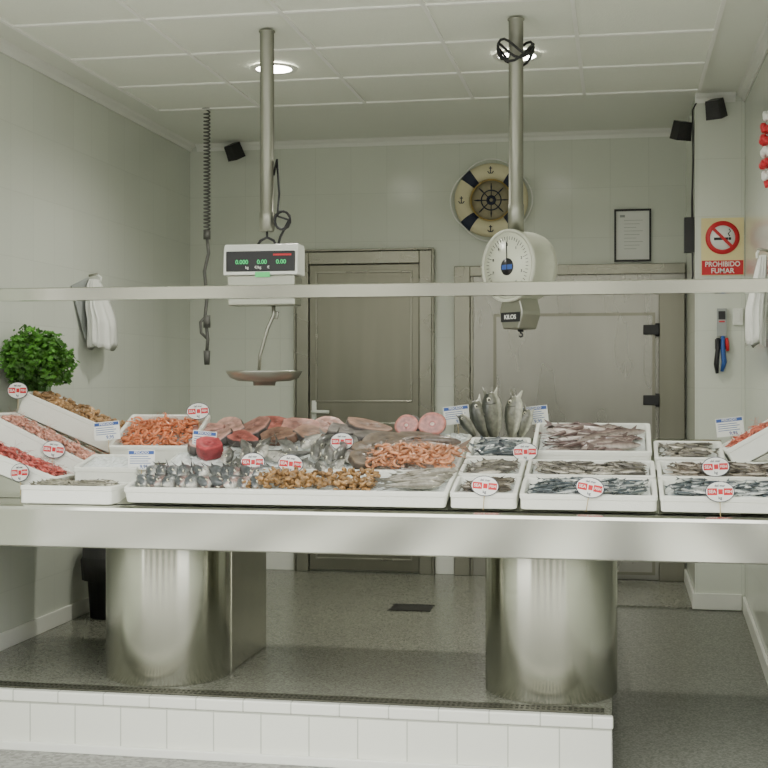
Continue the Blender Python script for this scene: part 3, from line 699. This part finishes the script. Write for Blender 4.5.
# certificate
m=MB(); x0,x1,z0,z1=-.035,.19,1.965,2.29
rim(m,x0,x1,z0,z1,YB-.002,.012,.02); m.box(x0+.012,x1-.012,YB-.010,YB-.002,z0+.012,z1-.012,1)
for k in range(9): m.box(x0+.06,x1-.05-.02*(k%3),YB-.0108,YB-.010,z1-.07-k*.022,z1-.068-k*.022,2)
m.box(x0+.035,x0+.065,YB-.0108,YB-.010,z1-.05,z1-.035,2)
m.obj('framed_certificate',[M_black,M_card,M_grey])

# no smoking sign
ns=empty('no_smoking_sign',(.545,CY-.003,1.955))
m=MB(); m.box(-.112,.112,-.003,0,-.155,.155,1); m.box(-.109,.109,-.0045,-.003,-.155+.003,-.075,0); m.obj('board',[M_red,M_yel],ns)
m=MB(); r2=Matrix.Rotation(pi/2,4,'X')
m.lathe([(.001,.003),(.086,.003),(.086,.0042),(.001,.0042)],40,0,xf=Matrix.Translation((0,0,.048))@r2)
m.lathe([(.066,.0042),(.090,.0042),(.090,.0062),(.066,.0062)],40,1,xf=Matrix.Translation((0,0,.048))@r2,cap=False)
xf=Matrix.Translation((0,0,.048))@Matrix.Rotation(math.radians(45),4,'Y'); m.box(-.07,.07,-.0068,-.0045,-.008,.008,1,xf=xf)
xf=Matrix.Translation((0,0,.042)); m.box(-.045,.03,-.0056,-.0043,-.007,.007,2,xf=xf); m.box(.032,.045,-.0056,-.0043,-.007,.007,2,xf=xf)
m.tube([(.038,-.005,.055),(.03,-.005,.07),(.042,-.005,.082),(.034,-.005,.095)],.003,5,2)
m.obj('symbol',[M_card,M_red,M_black],ns)
text('text_1','PROHIBIDO',.038,(0,-.0052,-.096),M_card,ns,sx=.92); text('text_2','FUMAR',.038,(0,-.0052,-.132),M_card,ns)

# speakers
def speaker(x,y,z,rz,rx,to):
    e=empty('wall_speaker',(x,y,z),(rx,0,rz))
    m=MB(); m.prism([(-.045,-.05),(.045,-.05),(.035,.05),(-.035,.05)],-.035,.045,0,'Y'); m.box(-.036,.036,-.038,-.0352,-.042,.042,1)
    m.cyl((0,-.0385,-.012),(0,-.037,-.012),.024,n=20,mat=1); m.obj('box',[M_black,M_rubber],e,bevel=.003)
    inv=(Matrix.Translation((x,y,z))@Matrix.Rotation(rz,4,'Z')@Matrix.Rotation(rx,4,'X')).inverted()
    m=MB(); m.tube([(0,.045,0),inv@Vector(to)],.007,6); m.obj('bracket',M_black,e)
speaker(-2.46,8.11,2.71,-.6,.45,(-2.46,8.199,2.72)); speaker(.335,7.30,2.60,.5,.3,(.399,7.33,2.62)); speaker(.50,7.14,2.68,-.5,.35,(.50,7.239,2.70))
m=MB(); m.tube([(.46,7.232,2.74),(.42,7.23,2.76),(.388,7.24,2.70),(.392,7.26,2.4),(.385,7.27,2.2),(.39,7.262,1.8),(.375,7.25,1.72)],.005,6)
m.tube([(.394,7.28,2.6),(.388,7.275,2.3),(.392,7.28,2.08)],.004,6); m.box(.345,.3985,7.26,7.32,1.93,2.12); m.obj('cable_with_junction_box',M_black)

# thermostat and knives on column
m=MB(); y=CY-.001
m.box(.515,.565,y-.03,y,1.47,1.62,0); m.box(.522,.558,y-.032,y-.03,1.56,1.605,1); m.box(.525,.555,y-.0318,y-.03,1.545,1.553,2)
m.obj('wall_thermostat',[M_grey,M_black,M_red],bevel=.003)
m=MB()
m.box(.505,.575,y-.02,y,1.40,1.455,0); 
m.tube([(.52,y-.03,1.46),(.518,y-.035,1.40),(.51,y-.035,1.32),(.515,y-.03,1.27)],[.010,.012,.014,.009],8,1)
m.tube([(.545,y-.03,1.47),(.545,y-.035,1.40),(.552,y-.035,1.33),(.54,y-.03,1.28)],[.010,.012,.014,.009],8,2)
m.tube([(.565,y-.03,1.46),(.568,y-.035,1.43),(.57,y-.035,1.39)],[.008,.010,.008],8,3)
m.obj('hanging_knife_set',[M_black,M_black,simple('blue_handle',(.03,.10,.35),.4),M_red])
m=MB(); m.box(.60,.65,y-.02,y,1.53,1.62,0); m.box(.612,.638,y-.024,y-.02,1.55,1.60,0); m.obj('wall_socket',M_white,bevel=.003)

# coiled hose hanging from ceiling
pts=[(-2.30,7.06,ZC-.018)]
n=34*10
for i in range(n+1): 
    a=i/10*2*pi; pts.append((-2.30+.017*math.cos(a),7.06+.017*math.sin(a),ZC-.03-.70*i/n))
m=MB(); m.tube(pts,.0048,5)
m.tube([(-2.30,7.06,2.05),(-2.29,7.06,1.95),(-2.315,7.06,1.85),(-2.30,7.06,1.7),(-2.31,7.06,1.6),(-2.295,7.06,1.46),(-2.30,7.06,1.40)],.010,8)
m.tube([(-2.30,7.06,1.60),(-2.335,7.05,1.56),(-2.33,7.05,1.50),(-2.30,7.06,1.47)],.009,8)
m.cyl((-2.30,7.06,1.40),(-2.30,7.06,1.32),.02,.015,12); m.cyl((-2.30,7.06,1.60),(-2.30,7.06,1.53),.02,n=12); m.cyl((-2.30,7.06,2.08),(-2.30,7.06,2.03),.02,n=12)
m.lathe([(.001,0),(.03,0),(.03,-.012),(.001,-.012)],16,xf=Matrix.Translation((-2.30,7.06,ZC-.002)))
m.obj('coiled_hose',simple('hose_grey',(.11,.11,.10),.45))

# hanging cloths
def bag(name,x,y,z0,z1,wy,th,sgn,mat=M_bag,flap=False):
    m=MB(); rs=[]; n=60; K=16
    for i in range(K):
        t=i/(K-1); w=wy*(.25+.75*min(1,t*2.2)**.6)*(1-.06*t); tt=th*(.4+.6*min(1,t*1.6))
        r=[]
        for j in range(n):
            a=2*pi*j/n; k=1+.10*math.sin(5*a+t*2)+.09*math.sin(11*a-1.2*t)+.05*math.sin(17*a)
            r.append((x+sgn*(tt/2*1.2)+.5*tt*math.cos(a)*k*.78, y+w/2*math.sin(a)*k*.86, z1+(z0-z1)*t+(.012*math.sin(3*a)+.008*math.sin(7*a))*t))
        rs.append(r)
    m.rings(rs); m.cyl((x,y,z1+.02),(x+sgn*.05,y,z1+.03),.006,n=8,mat=1); m.tube([(x+sgn*.04,y,z1+.03),(x+sgn*th*.5,y+.01,z1+.01),(x+sgn*th*.5,y,z1-.01)],.006,6,0)
    if flap:
        vs=[(x+.001,6.30,1.72),(x+.001,6.52,1.78),(x+.02,6.44,1.45)]
        m.add(vs+[(a+.006,b,c) for a,b,c in vs],[(0,1,2),(3,4,5),(0,1,4,3),(1,2,5,4),(2,0,3,5)],2)
    return m.obj(name,[mat,M_pole,M_grey])
bag('hanging_towel',XL+.001,6.54,1.41,1.77,.34,.13,1,flap=True)
bag('hanging_carrier_bag',XR-.001,6.10,1.40,1.80,.22,.10,-1)

# red ornament on the right
m=MB(); GX,GY2=.612,5.64; m.cyl((GX,GY2,ZC-.014),(GX,GY2,2.33),.002,n=5,mat=2)
for k,(z,r,mt) in enumerate(((2.34,.025,1),(2.29,.035,0),(2.24,.04,0),(2.19,.035,1),(2.14,.04,0),(2.09,.03,1),(2.06,.02,0))):
    for i in range(9):
        a=2*pi*i/9+k*.4; m.ell((GX+math.cos(a)*r*.6,GY2+math.sin(a)*r*.6,z+.008*math.sin(i*2)),(r*.42,r*.42,.018),mt,n=8,m=5)
m.obj('hanging_flower_garland',[M_red,M_card,M_black])

# bin behind the counter
m=MB(); m.lathe([(.10,.001),(.125,.36),(.135,.36),(.135,.38),(.118,.38),(.095,.02),(.001,.02)],28,xf=Matrix.Translation((-2.62,6.42,0)))
m.lathe([(.128,.34),(.15,.30),(.143,.20),(.139,.385),(.115,.383)],22,1,cap=False,xf=Matrix.Translation((-2.62,6.42,0)))
m.obj('waste_bin',[M_black,M_rubber])

# ------------------------------------------------------------ street side (behind the camera; reflected in the steel)
bd=empty('building_across_street',(0,-9,0))
m=MB(); m.box(-9,8,-.3,0,-.235,5.0,0)
for i in range(6):
    x=-8.4+i*2.7; m.box(x,x+1.5,0,.05,-.235 if i%2 else .4,2.2,1); m.box(x-.1,x,0,.07,-.2,2.3,2); m.box(x+1.5,x+1.6,0,.07,-.2,2.3,2)
    m.box(x+.2,x+1.2,0,.05,2.7,4.2,1)
m.obj('facade',[simple('facade_render',(.46,.45,.39),.8),simple('shutter_dark',(.04,.05,.05),.4),M_white],bd)
# unseen asphalt roadway, with pale stripes added to streak the steel's reflections
m=MB(); m.box(-9,8,-8.2,.8,-PH,-PH+.004,0)
x=-8.5
for i in range(14):
    w=R.uniform(.45,.6); m.box(x,x+w,-7.4,.2,-PH+.004,-PH+.007,1); x+=w+R.uniform(.5,.75)
m.obj('reflection_stripe_road',[simple('asphalt',(.06,.06,.058),.85,var=.2,scale=20),simple('reflection_stripe',(.72,.72,.68),.7,var=.1)])
w=bpy.data.worlds.new('World'); sc.world=w; w.use_nodes=True; nt=w.node_tree
bg=nt.nodes['Background']
tc=N(nt,'ShaderNodeTexCoord'); sp=N(nt,'ShaderNodeSeparateXYZ'); nt.links.new(tc.outputs['Generated'],sp.inputs[0])
cr=N(nt,'ShaderNodeValToRGB'); e=cr.color_ramp.elements
e[0].position=.48; e[0].color=(.35,.35,.33,1); e[1].position=.56; e[1].color=(1,1,.96,1)
mr=N(nt,'ShaderNodeMapRange'); mr.inputs[1].default_value=-1; mr.inputs[2].default_value=1
nt.links.new(sp.outputs[2],mr.inputs[0]); nt.links.new(mr.outputs[0],cr.inputs[0]); nt.links.new(cr.outputs[0],bg.inputs[0])
bg.inputs[1].default_value=4.6

cam=bpy.data.cameras.new('Camera'); cam.sensor_width=36; cam.lens=36*1300/768; cam.shift_y=-6/768; cam.clip_end=100
co=bpy.data.objects.new('Camera',cam); co.location=(0,0,1.245); co.rotation_euler=(pi/2,0,math.atan(.1815)); COL.objects.link(co); sc.camera=co
